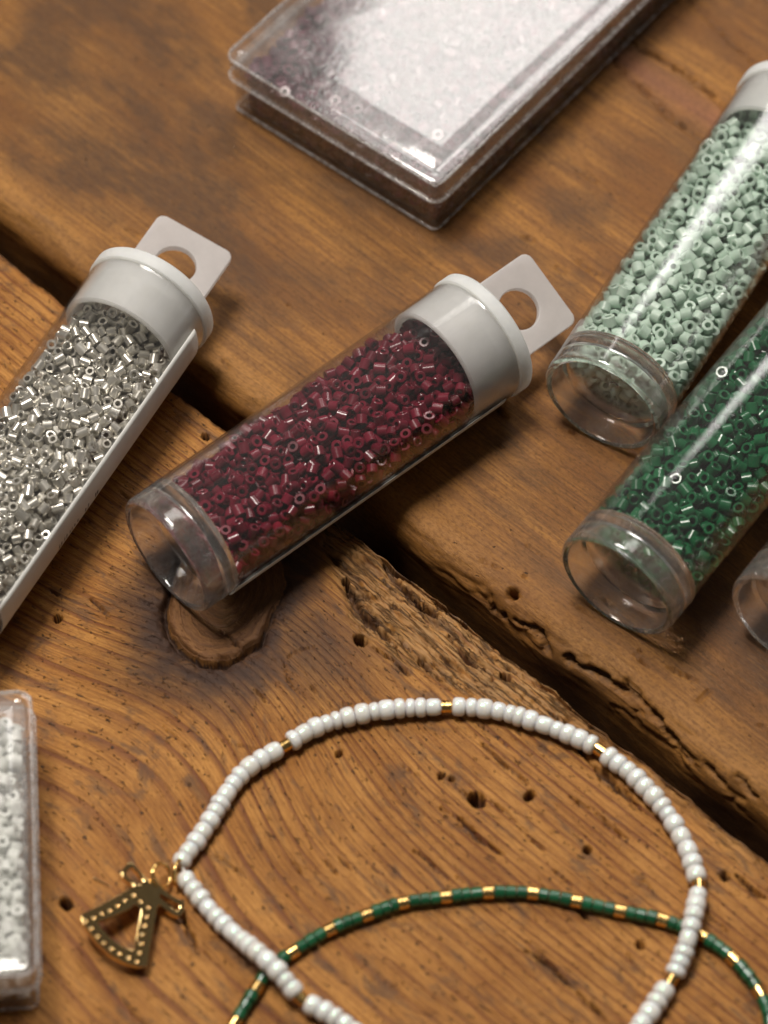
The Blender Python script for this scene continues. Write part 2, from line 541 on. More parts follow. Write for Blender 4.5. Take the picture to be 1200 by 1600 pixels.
cutd = cuts(S, T0, HOLES_A, CRACKS_A, WIDTH_A, 71)
H -= cutd * np.where(T0 > -9, 1, 0)
H -= 0.045 * np.exp((T0 - edge_t) / 0.05) * (1 + fbm(S * 2, T0, 81, 3))
Z = np.where(top, H, Z)
T = T + np.where(top, 0, 0.05 * fbm(S * 1.5, Z * 2, 83, 4) - 0.02)
halo = 0.93 * (1 - sstep(1.15, 2.35 + 0.7 * fbm(S * 1.1, T0 * 1.1, 45, 3), KR)) * (KR > 1.0)
halo = np.maximum(halo, 0.75 * np.exp(-((S - 0.65) ** 2 / 0.8 + (T0 + 1.95) ** 2 / 0.45)))
halo = np.maximum(halo, 0.5 * np.exp(-((S + 1.9) ** 2 / 0.5 + (T0 + 1.9) ** 2 / 0.25)))
halo = np.maximum(halo, 0.5 * knot * sstep(0.1, 1.1, -(S + 0.7)))
grime_cuts = np.maximum(halo, sstep(0.02, 0.10, cutd) * 0.8)  # mask also darkens holes and cracks, and deep eaten parts below
grime_cuts = np.maximum(grime_cuts, np.where(top, 0, 0.35))
xw = S * DX + T * NX; yw = S * DY + T * NY
me = grid_mesh(xw, yw, Z, (S, Q, RING), (np.clip(np.maximum(grime_cuts, 0.55 * zone * sstep(0.13, 0.2, eat)), 0, 1), knot, zone * (1 - sstep(0.02, 0.1, cutd))))
near_plank = link('plank', me, wood_lower(), table)
tag(near_plank, 'lighter orange plank with dark knot, worm holes and crumbling edge')

# ---- far plank: profile runs up the side, over a rounded edge and across the top
sv = axis_steps(-19, -9.8, 6.8, 19, 0.03)
R_E = 0.34
prof = [(0.0, -2.0), (0.0, -1.6), (0.0, -1.3)]
z = -1.1
while z < -R_E:
    prof.append((0.0, z)); z += 0.035
for k in range(15):
    a = rad(90 * k / 14)
    prof.append((R_E * (1 - math.cos(a)), -R_E + R_E * math.sin(a)))
x = R_E
while x < 1.6: x += 0.024; prof.append((x, 0.0))
while x < 10: x += 0.036; prof.append((x, 0.0))
stp = 0.036
while x < 22: stp *= 1.3; x += stp; prof.append((x, 0.0))
prof = np.array(prof)
dv = np.gradient(prof, axis=0)
nr = np.stack([-dv[:, 1], dv[:, 0]], -1); nr /= np.linalg.norm(nr, axis=1, keepdims=True) + 1e-9
arc = np.concatenate([[0], np.cumsum(np.hypot(*np.diff(prof, axis=0).T))])
arc = arc - np.interp(R_E, prof[:, 0], arc) + R_E
S = np.repeat(sv[:, None], len(prof), 1)
A = np.repeat(arc[None, :], len(sv), 0)
PT = np.repeat(prof[None, :, 0], len(sv), 0); PZ = np.repeat(prof[None, :, 1], len(sv), 0)
ntn = nr[None, :, 0]; nzn = nr[None, :, 1]
D = 0.014 * fbm(S * 0.6, A * 0.8, 101, 4) + 0.003 * fbm(S * 4, A * 14, 103, 3)
edgew = np.exp(-((A - 0.10) / 0.5) ** 2)
D += edgew * (0.06 * fbm(S * 0.7, A * 1.3, 105, 4) + 0.016 * fbm(S * 1.2, A * 8, 106, 2))
# the seen position of a mark on the curved edge, read as a point of the flat top
TS = PT + 0.49 * PZ
D -= cuts(S, TS, HOLES_B, CRACKS_B, WIDTH_B, 171) * np.where(A > -0.9, 1, 0) * 0.9
gal = 1 - np.abs(fbm(S * 0.8, A * 3.0, 107, 3)) * 3
D -= sstep(0.6, 1.0, gal) * 0.06 * np.exp(-((A + 0.05) / 0.22) ** 2) * sstep(-1.5, 2.5, S)
Tt = PT + D * ntn; Zz = PZ + D * nzn
Tt = Tt + (0.05 * fbm(sv * 0.45, sv * 0, 109, 4))[:, None] * np.exp(-np.maximum(A, 0) / 0.8)
cb = cuts(S, TS, HOLES_B, CRACKS_B, WIDTH_B, 171)
darkm = 0.9 * np.exp(-((S - 3.6) ** 2 / 7 + (A - 2.0) ** 2 / 2.2)) + 0.55 * np.exp(-((S + 7.2) ** 2 / 8 + (A - 3.6) ** 2 / 5)) + 0.85 * np.exp(-((S + 7.2) ** 2 / 3 + (A - 2.1) ** 2 / 0.9)) + 0.6 * np.exp(-((S + 5.2) ** 2 / 2 + (A - 1.4) ** 2 / 0.5)) + 0.5 * np.exp(-((S + 4.2) ** 2 / 1.5 + (A - 3.6) ** 2 / 0.4))  # first patch paints the shade between the right tubes into the colour
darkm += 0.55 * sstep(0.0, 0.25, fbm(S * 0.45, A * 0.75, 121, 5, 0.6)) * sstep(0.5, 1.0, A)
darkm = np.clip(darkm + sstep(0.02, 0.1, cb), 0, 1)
darkm = np.maximum(darkm, 0.75 * sstep(-0.15, -0.7, A))  # painted shade: the side darkens down into the gap
edgem = np.exp(-((A - 0.25) / 0.28) ** 2) * (0.75 + 0.8 * fbm(S * 0.6, A * 2, 111, 3))
redm = np.exp(-((A - 7.5) / 0.22) ** 2) * sstep(-4.5, -2.6, S)
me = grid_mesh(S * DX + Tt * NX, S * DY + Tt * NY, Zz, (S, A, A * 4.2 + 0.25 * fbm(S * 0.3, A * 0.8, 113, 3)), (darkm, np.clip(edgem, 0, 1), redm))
far_plank = link('plank', me, wood_upper(), table)
tag(far_plank, 'darker stained plank with worn rounded edge beyond the gap')
# added board under the gap, its dark colour stands for the shade there
bmv = [(-19, -1.6), (19, -1.6), (19, 1.6), (-19, 1.6)]
vs = [(s_ * DX + t_ * NX, s_ * DY + t_ * NY, zz) for zz in (-2.6, -2.02) for s_, t_ in bmv]
under = link('gap_backing', mesh_from(vs, [(0, 1, 2, 3), (7, 6, 5, 4), (0, 4, 5, 1), (1, 5, 6, 2), (2, 6, 7, 3), (3, 7, 4, 0)], False), None, table)
tm = NT('dark_gap_shade')
ob = tm.n('TexCoord').outputs['Object']
under.data.materials.append(tm.done(tm.bsdf(Base_Color=tm.mix(tm.noise(ob, 3, 5), (0.03, 0.02, 0.013), (0.07, 0.045, 0.03)), Roughness=0.9).outputs[0]))


# ------------------------------------------------------------------ materials of the small things
def plastic_clear(name, tint=(1, 1, 1), scratch=0.5, axis=(1.2, 60, 60), wave=(1.0, 0.0), haze=0.004):
    """clear moulded polystyrene: refracting, faint scratches along its length"""
    t = NT(name)
    ob = t.n('TexCoord').outputs['Object']
    sc = t.noise(t.vmul(ob, axis), 1.0, 5, 0.7)
    wav = t.noise(ob, wave[0], 3, 0.6)
    b = t.bsdf(Base_Color=tint, Roughness=t.ss(sc, 0.5, 0.85, 0.0, 0.09), IOR=1.49,
               Normal=t.bump(sc, 0.12 * scratch, 0.01, t.bump(wav, wave[1], 0.05)))
    b.inputs['Transmission Weight'].default_value = 1.0
    df = t.bsdf(Base_Color=(0.8, 0.79, 0.77), Roughness=0.5)
    mx = t.n('MixShader'); t.put(mx.inputs[0], t.ss(sc, 0.35, 0.75, haze * 0.4, haze * 1.8))
    t.t.links.new(b.outputs[0], mx.inputs[1]); t.t.links.new(df.outputs[0], mx.inputs[2])
    return t.done(mx.outputs[0])


def plastic_white(name, c, trans, rough=0.42, sub=0.0):
    t = NT(name)
    ob = t.n('TexCoord').outputs['Object']
    n = t.noise(ob, 5.0, 4, 0.6)
    f = t.noise(ob, 60.0, 3, 0.6)
    cc = t.mix(t.ss(n, 0.3, 0.7), tuple(x * 0.94 for x in c), c)
    b = t.bsdf(Base_Color=cc, Roughness=rough, Normal=t.bump(f, 0.15, 0.01))
    b.inputs['Specular IOR Level'].default_value = 0.45
    if sub:
        b.inputs['Subsurface Weight'].default_value = sub
        b.inputs['Subsurface Radius'].default_value = (0.35, 0.34, 0.31)
        b.inputs['Subsurface Scale'].default_value = 1.0
    tr = t.n('BsdfTranslucent'); t.put(tr.inputs[0], cc)
    mx = t.n('MixShader'); mx.inputs[0].default_value = trans
    t.t.links.new(b.outputs[0], mx.inputs[1]); t.t.links.new(tr.outputs[0], mx.inputs[2])
    return t.done(mx.outputs[0])


def bead_glass(name, c1, c2, rough=0.12, metallic=0.0, coat=0.6, sub=0.0, stuff=False):
    t = NT(name)
    if stuff:
        rnd = t.n('NewGeometry').outputs['Random Per Island']
    else:
        rnd = t.n('ObjectInfo').outputs['Random']
    ob = t.n('TexCoord').outputs['Object']
    n = t.noise(ob, 11.0, 3)
    c = t.mix(t.math('ADD', t.math('MULTIPLY', rnd, 0.8), t.math('MULTIPLY', n, 0.25)), c1, c2)
    b = t.bsdf(Base_Color=c, Roughness=rough, Metallic=metallic, Normal=t.bump(t.noise(ob, 40.0, 2), 0.08, 0.01))
    b.inputs['Coat Weight'].default_value = coat
    b.inputs['Coat Roughness'].default_value = 0.06
    if sub:
        b.inputs['Subsurface Weight'].default_value = sub
        b.inputs['Subsurface Radius'].default_value = (0.06, 0.06, 0.05)
        b.inputs['Subsurface Scale'].default_value = 1.0
    return t.done(b.outputs[0])


def gold(name, c=(0.80, 0.52, 0.19), rough=0.2):
    t = NT(name)
    ob = t.n('TexCoord').outputs['Object']
    n = t.noise(ob, 25.0, 4, 0.6)
    b = t.bsdf(Base_Color=c, Metallic=1.0, Roughness=t.ss(n, 0.3, 0.7, rough * 0.8, rough * 1.3), Normal=t.bump(n, 0.06, 0.02))
    return t.done(b.outputs[0])


def plastic_thin(name, haze, stretch=(6, 6, 6), scratch=0.0):
    """thin clear wall: passes light straight through, reflects by angle, a little scuffed"""
    t = NT(name)
    ob = t.n('TexCoord').outputs['Object']
    lw = t.n('LayerWeight'); lw.inputs[0].default_value = 0.5
    f = t.math('MULTIPLY_ADD', t.math('POWER', lw.outputs['Facing'], 3.5), 0.85, 0.05, clamp=True)
    sc = t.noise(t.vmul(ob, stretch), 1.0, 5, 0.75)
    gl = t.n('BsdfGlossy'); t.put(gl.inputs['Roughness'], t.ss(sc, 0.4, 0.75, 0.02, 0.12))
    if scratch: t.put(gl.inputs['Normal'], t.bump(sc, scratch, 0.012))
    tr = t.n('BsdfTransparent'); tr.inputs[0].default_value = (0.97, 0.965, 0.96, 1)
    m1 = t.n('MixShader'); t.put(m1.inputs[0], f)
    t.t.links.new(tr.outputs[0], m1.inputs[1]); t.t.links.new(gl.outputs[0], m1.inputs[2])
    df = t.bsdf(Base_Color=(0.8, 0.78, 0.77), Roughness=0.4)
    m2 = t.n('MixShader'); t.put(m2.inputs[0], t.ss(sc, 0.35, 0.75, haze * 0.4, haze * 1.8))
    t.t.links.new(m1.outputs[0], m2.inputs[1]); t.t.links.new(df.outputs[0], m2.inputs[2])
    return t.done(m2.outputs[0])


M_BASE = plastic_thin('thin_box_plastic', 0.06)
M_EDGE_LIGHT = plastic_thin('edge_light_plastic', 0.30)  # milky, paints in the light piped to the box edges
M_LID = plastic_thin('clear_lid_plastic', 0.07, (1.6, 2.2, 1.6), 0.16)
M_WALL = plastic_thin('clear_tube_wall', 0.012, (0.7, 60, 60), 0.10)
M_TUBE = plastic_clear('clear_tube_plastic', haze=0.045)
M_BOX = plastic_clear('clear_box_plastic', (0.99, 0.985, 0.98), 0.6, (3, 40, 3), (1.0, 0.0), 0.02)
M_CAP = plastic_white('white_cap_plastic', (0.85, 0.85, 0.82), 0.32, 0.42, 0.8)
M_TAB = plastic_white('milky_tab_plastic', (0.80, 0.77, 0.755), 0.62)
M_GOLD = gold('gold_metal')
M_CHARM = gold('charm_gold', (0.86, 0.60, 0.27), 0.10)

BEADS = {
    'maroon': ((0.085, 0.0025, 0.011), (0.19, 0.009, 0.028), 0.27, 0.0, 0.25, 0.0),
    'silver': ((0.46, 0.44, 0.385), (0.86, 0.83, 0.76), 0.30, 0.70, 0.8, 0.0),
    'sage': ((0.43, 0.57, 0.47), (0.56, 0.69, 0.59), 0.36, 0.0, 0.15, 0.15),
    'green': ((0.004, 0.075, 0.026), (0.012, 0.125, 0.045), 0.25, 0.0, 0.3, 0.0),
}


def bead_mesh(r, h, hole, seg=14, low=False):
    if low:
        p = [(-h, hole), (-h, r), (h, r), (h, hole)]
    else:
        c = 0.07 * r
        p = [(-h + c, hole), (-h, hole + c), (-h, r - 1.3 * c), (-h + 1.3 * c, r), (h - 1.3 * c, r), (h, r - 1.3 * c), (h, hole + c), (h - c, hole)]
    return lathe(p, seg, True, sharp=32)


# ------------------------------------------------------------------ bead tubes
L_N = 5.0
R0, R1, RF = 0.785, 0.809, 0.832


def r_in(x):
    return 0.757 + (0.785 - 0.757) * (x - 0.46) / (L_N - 0.46)


def pack(n_seed, r, x0, x1, h0, h1):
    """relaxed random packing of spheres in the lower part of the tube; returns local centres"""
    rs = np.random.RandomState(n_seed)
    vol = 0
    xs = np.linspace(x0, x1, 60)
    hs = h0 + (h1 - h0) * (xs - x0) / (x1 - x0)
    for x_, h_ in zip(xs, hs):
        R = r_in(x_) - 0.02
        hh = max(-R, min(R, h_))
        vol += (R * R * math.acos(-hh / R) + hh * math.sqrt(R * R - hh * hh)) * (x1 - x0) / 60
    n = int(vol * 0.615 / (4 / 3 * math.pi * r ** 3))
    P = np.empty((0, 3))
    while len(P) < n:
        c = np.stack([rs.uniform(x0, x1, 4 * n), rs.uniform(-.75, .75, 4 * n), rs.uniform(-.75, .75, 4 * n)], -1)
        lv = h0 + (h1 - h0) * (c[:, 0] - x0) / (x1 - x0)
        ok = (np.hypot(c[:, 1], c[:, 2]) < r_in(c[:, 0]) - r) & (c[:, 2] < lv)
        P = np.concatenate([P, c[ok]])
    P = P[:n]
    d = 2 * r
    ii = jj = None
    for it in range(150):
        if it % 8 == 0:
            G = (P * P).sum(1)
            D2 = G[:, None] + G[None, :] - 2 * P @ P.T
            ii, jj = np.nonzero(np.triu(D2 < (1.6 * d) ** 2, 1))
        v = P[jj] - P[ii]
        L = np.sqrt((v * v).sum(1)) + 1e-9
        ov = np.clip(d - L, 0, None)
        mv = v / L[:, None] * (0.42 * ov)[:, None]
        for k in range(3):
            P[:, k] -= np.bincount(ii, mv[:, k], n)
            P[:, k] += np.bincount(jj, mv[:, k], n)
        P[:, 2] -= 0.002
        P[:, 0] = np.clip(P[:, 0], x0 + r * 1.15, x1 - r * 1.15)
        rr = np.hypot(P[:, 1], P[:, 2]); lim = r_in(P[:, 0]) - r * 1.04
        f = np.where(rr > lim, lim / np.maximum(rr, 1e-6), 1)
        P[:, 1] *= f; P[:, 2] *= f
        lv = h0 + (h1 - h0) * (P[:, 0] - x0) / (x1 - x0)
        P[:, 2] = np.where(P[:, 2] > lv, P[:, 2] - 0.5 * (P[:, 2] - lv), P[:, 2])
    return P


FX = 18.0 / math.tan(rad(7)) / 36.0 * 1200


def visible_area(W, r):
    """how many picture cells each bead shows in the photograph's view (nearest bead wins)"""
    R = np.array(cam.rotation_euler.to_matrix()).T
    q = (W - np.array(CAM)) @ R.T
    px = 600 + FX * q[:, 0] / -q[:, 2]; py = 800 - FX * q[:, 1] / -q[:, 2]
    cell = 3.0
    rp = r * FX / 37 / cell
    buf = np.full((560, 420), -1)
    for i in np.argsort(q[:, 2]):
        cx, cy_ = px[i] / cell, py[i] / cell
        x0, x1, y0, y1 = int(max(cx - rp, 0)), int(min(cx + rp + 1, 400)), int(max(cy_ - rp, 0)), int(min(cy_ + rp + 1, 534))
        if x1 <= x0 or y1 <= y0: continue
        yy, xx = np.mgrid[y0:y1, x0:x1]
        m = (xx - cx) ** 2 + (yy - cy_) ** 2 < rp * rp
        buf[y0:y1, x0:x1][m] = i
    return np.bincount(buf[buf >= 0].ravel(), minlength=len(W))


def tube_meshes(L):
    foot = lathe([(0.325, 0.0), (0.325, 0.05), (0.345, 0.06), (0.345, 0.60), (0.335, 0.645), (0.29, 0.672), (0.27, 0.675), (0.06, 0.69), (0.04, 0.692), (0.015, 0.70),
                  (0.0, 0.735), (0.012, 0.762), (0.045, 0.782), (0.09, R0), (0.11, R0), (0.47, R0 + 0.003),
                  (0.47, 0.760), (0.46, 0.745), (0.435, 0.715), (0.425, 0.68), (0.425, 0.0)], 96, False)
    ro = lambda x: R0 + 0.003 + (R1 - R0 - 0.003) * (x - 0.47) / (L - 0.47)
    ri = lambda x: 0.760 + (0.788 - 0.760) * (x - 0.47) / (L - 0.47)
    body = lathe([(0.473, ro(0.473))] + [(x, ro(x)) for x in (0.6, 1.5, 2.5, 3.5, L - 0.1, L - 0.05)] + [(L - 0.02, R1 - 0.004), (L, R1 - 0.008), (L, 0.796), (L - 0.02, 0.790)] +
                 [(x, ri(x)) for x in (L - 0.05, L - 0.1, 3.5, 2.5, 1.5, 0.6)] + [(0.473, ri(0.473))], 96, True, sharp=15)
    flange = lathe([(L + 0.004, 0.70), (L + 0.004, 0.818), (L + 0.014, RF), (L + 0.165, RF), (L + 0.187, RF - 0.018), (L + 0.19, 0.0), (L + 0.10, 0.0), (L + 0.10, 0.66)], 80, True)
    plug = lathe([(L + 0.09, 0.700), (L - 0.60, 0.700), (L - 0.66, 0.715), (L - 0.665, 0.742), (L - 0.64, 0.776), (L - 0.22, 0.779), (L - 0.20, 0.784),
                  (L - 0.17, 0.784), (L - 0.15, 0.780), (L + 0.09, 0.780)], 80, True)
    for m, mat in ((body, M_WALL), (foot, M_TUBE), (flange, M_CAP), (plug, M_CAP)): m.materials.append(mat)
    return body, foot, flange, plug


def tab_mesh():
    w, l, th = 0.52, 1.04, 0.05
    L_T = 0.0
    cd = bpy.data.curves.new('tab', 'CURVE'); cd.dimensions = '2D'; cd.fill_mode = 'BOTH'
    cd.extrude = th - 0.012; cd.bevel_depth = 0.012; cd.bevel_resolution = 2
    def spl(pts):
        s = cd.splines.new('POLY'); s.points.add(len(pts) - 1); s.use_cyclic_u = True
        for p, q in zip(s.points, pts): p.co = (q[0], q[1], 0, 1)
    out = [(L_T + 0.17, -w), (L_T + 0.18 + l - .1, -w)]
    for k in range(1, 7):
        a = rad(-90 + 15 * k); out.append((L_T + 0.18 + l - .1 + .1 * math.cos(a), -w + .1 + .1 * math.sin(a)))
    for k in range(7):
        a = rad(15 * k); out.append((L_T + 0.18 + l - .1 + .1 * math.cos(a), w - .1 + .1 * math.sin(a)))
    out.append((L_T + 0.17, w))
    spl(out)
    spl([(L_T + 0.18 + 0.50 + 0.275 * math.cos(2 * math.pi * k / 40), -0.275 * math.sin(2 * math.pi * k / 40)) for k in range(40)])
    o = bpy.data.objects.new('tmp', cd); col.objects.link(o)
    dg = bpy.context.evaluated_depsgraph_get(); dg.update()
    me = bpy.data.meshes.new_from_object(o.evaluated_get(dg))
    bpy.data.objects.remove(o)
    me.set_sharp_from_angle(angle=rad(40))
    return me


me_tab = tab_mesh()
me_tab.materials.clear(); me_tab.materials.append(M_TAB)


def make_tube(label, base, az, tab_roll, L):
    me_body, me_foot, me_flange, me_plug = tube_meshes(L)
    pitch = math.asin((RF - R0) / L)
    t = empty('bead_tube', base, (0, -pitch, rad(az)))
    tag(t, label, 'bead tube', 'clear plastic bead tubes')
    link('tube_body', me_body, None, t)
    link('tube_base', me_foot, None, t)
    cap = link('cap', me_flange, None, t)
    link('plug', me_plug, None, cap)
    tb = link('hang_tab', me_tab, None, cap)
    tb.rotation_euler = (rad(tab_roll), 0, 0)
    tb.location = (L, 0, 0)
    bpy.context.view_layer.update()
    return t


def fill(tube, L_T, key, label, group, r_c, h_c, hole, h0, h1, seed):
    r_p = 0.57 * (r_c + h_c)
    P = pack(seed, r_p, 0.44, L_T - 0.25, h0, h1)
    # keep beads out of the solid plug wall
    bad = (P[:, 0] > L_T - 0.78) & (np.hypot(P[:, 1], P[:, 2]) > 0.685 - r_c)
    f = np.where(bad, (0.685 - r_c) / np.maximum(np.hypot(P[:, 1], P[:, 2]), 1e-6), 1)
    P[:, 1] *= f; P[:, 2] *= f
    Mw = np.array(tube.matrix_world)
    W = P @ Mw[:3, :3].T + Mw[:3, 3]
    vis = visible_area(W, r_p)
    order = np.argsort(-vis)
    one = [i for i in order[:300] if vis[i] > 0]
    rest = [i for i in range(len(P)) if i not in set(one)]
    c1, c2, ro, mt, ct, sb = BEADS[key]
    rs = np.random.RandomState(seed + 50)
    me = bead_mesh(r_c, h_c, hole)
    me.materials.append(bead_glass(key + '_bead', c1, c2, ro, mt, ct, sb))
    def quat():
        v = rs.normal(size=4); v /= np.linalg.norm(v)
        return Quaternion(v)
    for i in one:
        o = bpy.data.objects.new('seed_bead', me)
        col.objects.link(o)
        o.location = W[i]
        o.rotation_mode = 'QUATERNION'; o.rotation_quaternion = quat()
        k = rs.uniform(0.93, 1.05); o.scale = (k * rs.uniform(0.85, 1.12), k, k)
        tag(o, label, 'bead', group)
    lo = bead_mesh(r_c, h_c, hole, 12, False)
    vv = np.array([v.co[:] for v in lo.vertices]); ff = np.array([p.vertices[:] for p in lo.polygons])
    V, F = [], []
    for k, i in enumerate(rest):
        V.append(vv @ np.array(quat().to_matrix()).T + W[i]); F.append(ff + k * len(vv))
    V = np.concatenate(V); F = np.concatenate(F)
    mm = bpy.data.meshes.new('beads')
    mm.from_pydata(V.tolist(), [], F.tolist())
    mm.polygons.foreach_set('use_smooth', [True] * len(mm.polygons))
    mm.set_sharp_from_angle(angle=rad(32))
    mm.materials.append(bead_glass(key + '_bead_pile', c1, c2, ro, mt, ct, sb, True))
    o = link('bead_filling', mm)
    tag(o, label.replace('bead ', 'beads deeper ', 1), 'beads', None, 'stuff')
    bpy.data.meshes.remove(lo)
    print('beads', key, len(P), len(one))


tube_m = make_tube('clear tube of dark maroon beads with white cap lying across the plank gap', (-2.546, -1.162, R0), 40.5, 26, 4.82)
tube_s = make_tube('clear tube of silver beads with a white paper label, beside the left picture edge', (-5.334, -2.149, R0), 62.3, 12, 5.24)
tube_g = make_tube('clear tube of pale sage green beads, farthest of the right hand tubes', (2.60, 1.02, R0), 59.6, 40, 5.2)
tube_d = make_tube('clear tube of dark green beads lying between sage tube and empty looking tube end', (2.67, -1.576, R0), 53.3, -25, 5.0)
tube_e = make_tube('clear tube of which only the hollow base rim shows at the right edge', (4.62, -2.10, R0), 53.5, 10, 5.0)

fill(tube_m, 4.82, 'maroon', 'shiny dark maroon cylinder bead inside the tube across the gap', 'maroon beads', 0.070, 0.066, 0.032, 0.55, 0.33, 11)
fill(tube_s, 5.24, 'silver', 'silver lined clear cylinder bead inside the tube at left', 'silver beads', 0.063, 0.064, 0.032, 0.60, 0.28, 12)
fill(tube_g, 5.2, 'sage', 'pale sage green cylinder bead inside the far right tube', 'sage green beads', 0.080, 0.066, 0.038, 0.50, 0.45, 13)
fill(tube_d, 5.0, 'green', 'dark green glass cylinder bead inside the tube at right', 'dark green beads', 0.076, 0.068, 0.042, 0.46, 0.36, 14)

# paper label wrapped round the underside of the silver tube, with its line of small print
def tube_strip(x0, x1, a0, a1, off, nx=24, na=24):
    vs, fs = [], []
    for i in range(nx + 1):
        x_ = x0 + (x1 - x0) * i / nx
        r = R0 + (R1 - R0) * (x_ - 0.4) / (L_N - 0.63) + off
        for k in range(na + 1):
            a = rad(a0 + (a1 - a0) * k / na)
            vs.append((x_, r * math.cos(a), r * math.sin(a)))
    for i in range(nx):
        for k in range(na):
            p = i * (na + 1) + k
            fs.append((p, p + 1, p + na + 2, p + na + 1))
    return vs, fs


M_PAPER = plastic_white('label_paper', (0.76, 0.745, 0.70), 0.1, 0.6)
vs, fs = tube_strip(0.55, 5.04, 163, 290, 0.012)
lab = link('paper_label', mesh_from(vs, fs), M_PAPER, tube_s)
vs, fs = tube_strip(0.42, 4.6, 193, 300, 0.012)
lab2 = link('paper_label', mesh_from(vs, fs), M_PAPER, tube_m)
md = lab2.modifiers.new('thick', 'SOLIDIFY'); md.thickness = 0.008; md.offset = 1
md = lab.modifiers.new('thick', 'SOLIDIFY'); md.thickness = 0.008; md.offset = 1
V, F = [], []
rs = random.Random(5)
x_ = 1.78
while x_ < 2.7:
    for s_ in range(rs.choice((1, 2, 2))):
        w_ = rs.uniform(0.018, 0.03)
        v2, f2 = tube_strip(x_, x_ + w_, 186 + rs.uniform(0, 2), 194 + rs.uniform(-2, 1), 0.0225, 1, 3)
        F += [tuple(i + len(V) for i in f) for f in f2]; V += v2
        x_ += w_ + rs.uniform(0.012, 0.03)
    x_ += rs.choice((0.02, 0.03, 0.12))
tk = NT('black_ink')
link('small_print', mesh_from(V, F), tk.done(tk.bsdf(Base_Color=(0.02, 0.02, 0.02), Roughness=0.6).outputs[0]), lab)


# ------------------------------------------------------------------ clear boxes
def frame_loops(x0, y0, x1, y1, r, levels):
    return [[(p[0], p[1], z_) for p in rrect(x0 + i, y0 + i, x1 - i, y1 - i, max(r - i, 0.02))] for i, z_ in levels]


def make_box(label, origin, az, lx, ly, hgt, bead_c, seed, filling_label, heap):
    b = empty('bead_box', origin, (0, 0, rad(az)))
    tag(b, label, 'box', 'clear flat bead boxes')
    ins = 0.07
    base = loft(frame_loops(0, 0, lx, ly, 0.14, [(ins + .03, 0.0), (ins, 0.03), (ins, hgt - 0.20), (ins + .01, hgt - 0.19), (ins + 0.045, hgt - 0.19), (ins + 0.055, hgt - .20), (ins + 0.055, 0.08), (ins + 0.075, 0.06)]), True, True)
    link('box_base', base, M_BASE, b)
    # lid: a shallow tray turned over, its raised middle panel faintly domed
    lp = frame_loops(0, 0, lx, ly, 0.16, [(0.05, hgt - 0.42), (0.01, hgt - 0.42), (0.0, hgt - 0.40), (0.0, hgt - 0.05), (0.015, hgt - 0.012), (0.05, hgt), (0.17, hgt), (0.19, hgt - 0.02), (0.21, hgt - 0.02), (0.23, hgt - 0.004)])
    inner = frame_loops(0, 0, lx, ly, 0.16, [(0.2, hgt - 0.10), (0.08, hgt - 0.10), (0.060, hgt - 0.13), (0.056, hgt - 0.41)])
    n = len(lp[0])
    # domed top panel as concentric rings
    rings = []
    for k in range(1, 9):
        f = k / 9
        L = []
        for (px_, py_, _) in lp[-1]:
            cx_, cy_ = lx / 2, ly / 2
            L.append((px_ + (cx_ - px_) * f, py_ + (cy_ - py_) * f, hgt - 0.004 + 0.016 * (1 - (1 - f) ** 2)))
        rings.append(L)
    # one closed skin: inner ceiling -> inner walls -> skirt bottom -> outer walls -> top
    loops = inner[0:1] + inner[1:] + lp + rings
    me_ = loft(loops, True, True)
    link('lid', me_, M_LID, b)
    # added hazy strips imitating light caught along the lid's edges and the base foot
    for i0, z0, w_, nm in ((0.0, hgt - 0.035, 0.020, 'lid_edge_light'), (-0.012, hgt - 0.40, 0.016, 'lid_edge_light'), (ins - 0.006, 0.025, 0.014, 'base_edge_light')):
        link(nm, loft(frame_loops(0, 0, lx, ly, 0.16, [(i0 - w_ + 0.008, z0 - w_), (i0 - w_, z0), (i0 - w_ + 0.008, z0 + w_), (i0 + 0.008, z0 + w_ + 0.004), (i0 + 0.012, z0 - w_ - 0.004)]), closed=True, sharp=80), M_EDGE_LIGHT, b)
    # beads poured inside (too small and blurred to pick apart): one heap
    rs = np.random.RandomState(seed)
    bmsh = bead_mesh(0.078, 0.062, 0.034, 8, True)
    vv = np.array([v.co[:] for v in bmsh.vertices]); ff = np.array([p.vertices[:] for p in bmsh.polygons])
    V, F = [], []
    k = 0
    x0, y0, x1, y1 = 0.215, 0.215, lx - 0.215, ly - 0.215
    for layer, zz in enumerate(np.arange(0.15, hgt - 0.2, 0.12)):
        for gx in np.arange(x0, x1, 0.150):
            for gy in np.arange(y0, y1, 0.150):
                if layer < 5 and min(gx - x0, gy - y0, x1 - gx, y1 - gy) > 0.5 and zz < hgt - 0.42: continue
                p = np.array([gx, gy, zz]) + rs.uniform(-.05, .05, 3)
                p[0] = min(max(p[0], x0 - .01), x1 + .01); p[1] = min(max(p[1], y0 - .01), y1 + .01)
                if p[2] > heap(p[0] / lx, p[1] / ly): continue
                q = rs.normal(size=4); q /= np.linalg.norm(q)
                V.append(vv @ np.array(Quaternion(q).to_matrix()).T + p); F.append(ff + k * len(vv)); k += 1
    mm = bpy.data.meshes.new('beads'); mm.from_pydata(np.concatenate(V).tolist(), [], np.concatenate(F).tolist())
    mm.polygons.foreach_set('use_smooth', [True] * len(mm.polygons)); mm.set_sharp_from_angle(angle=rad(50))
    mm.materials.append(bead_glass('box_bead', *bead_c, True))
    o = link('bead_filling', mm)
    o.location = origin; o.rotation_euler = (0, 0, rad(az))
    tag(o, filling_label, 'beads', None, 'stuff')
    bpy.data.meshes.remove(bmsh)
    return b


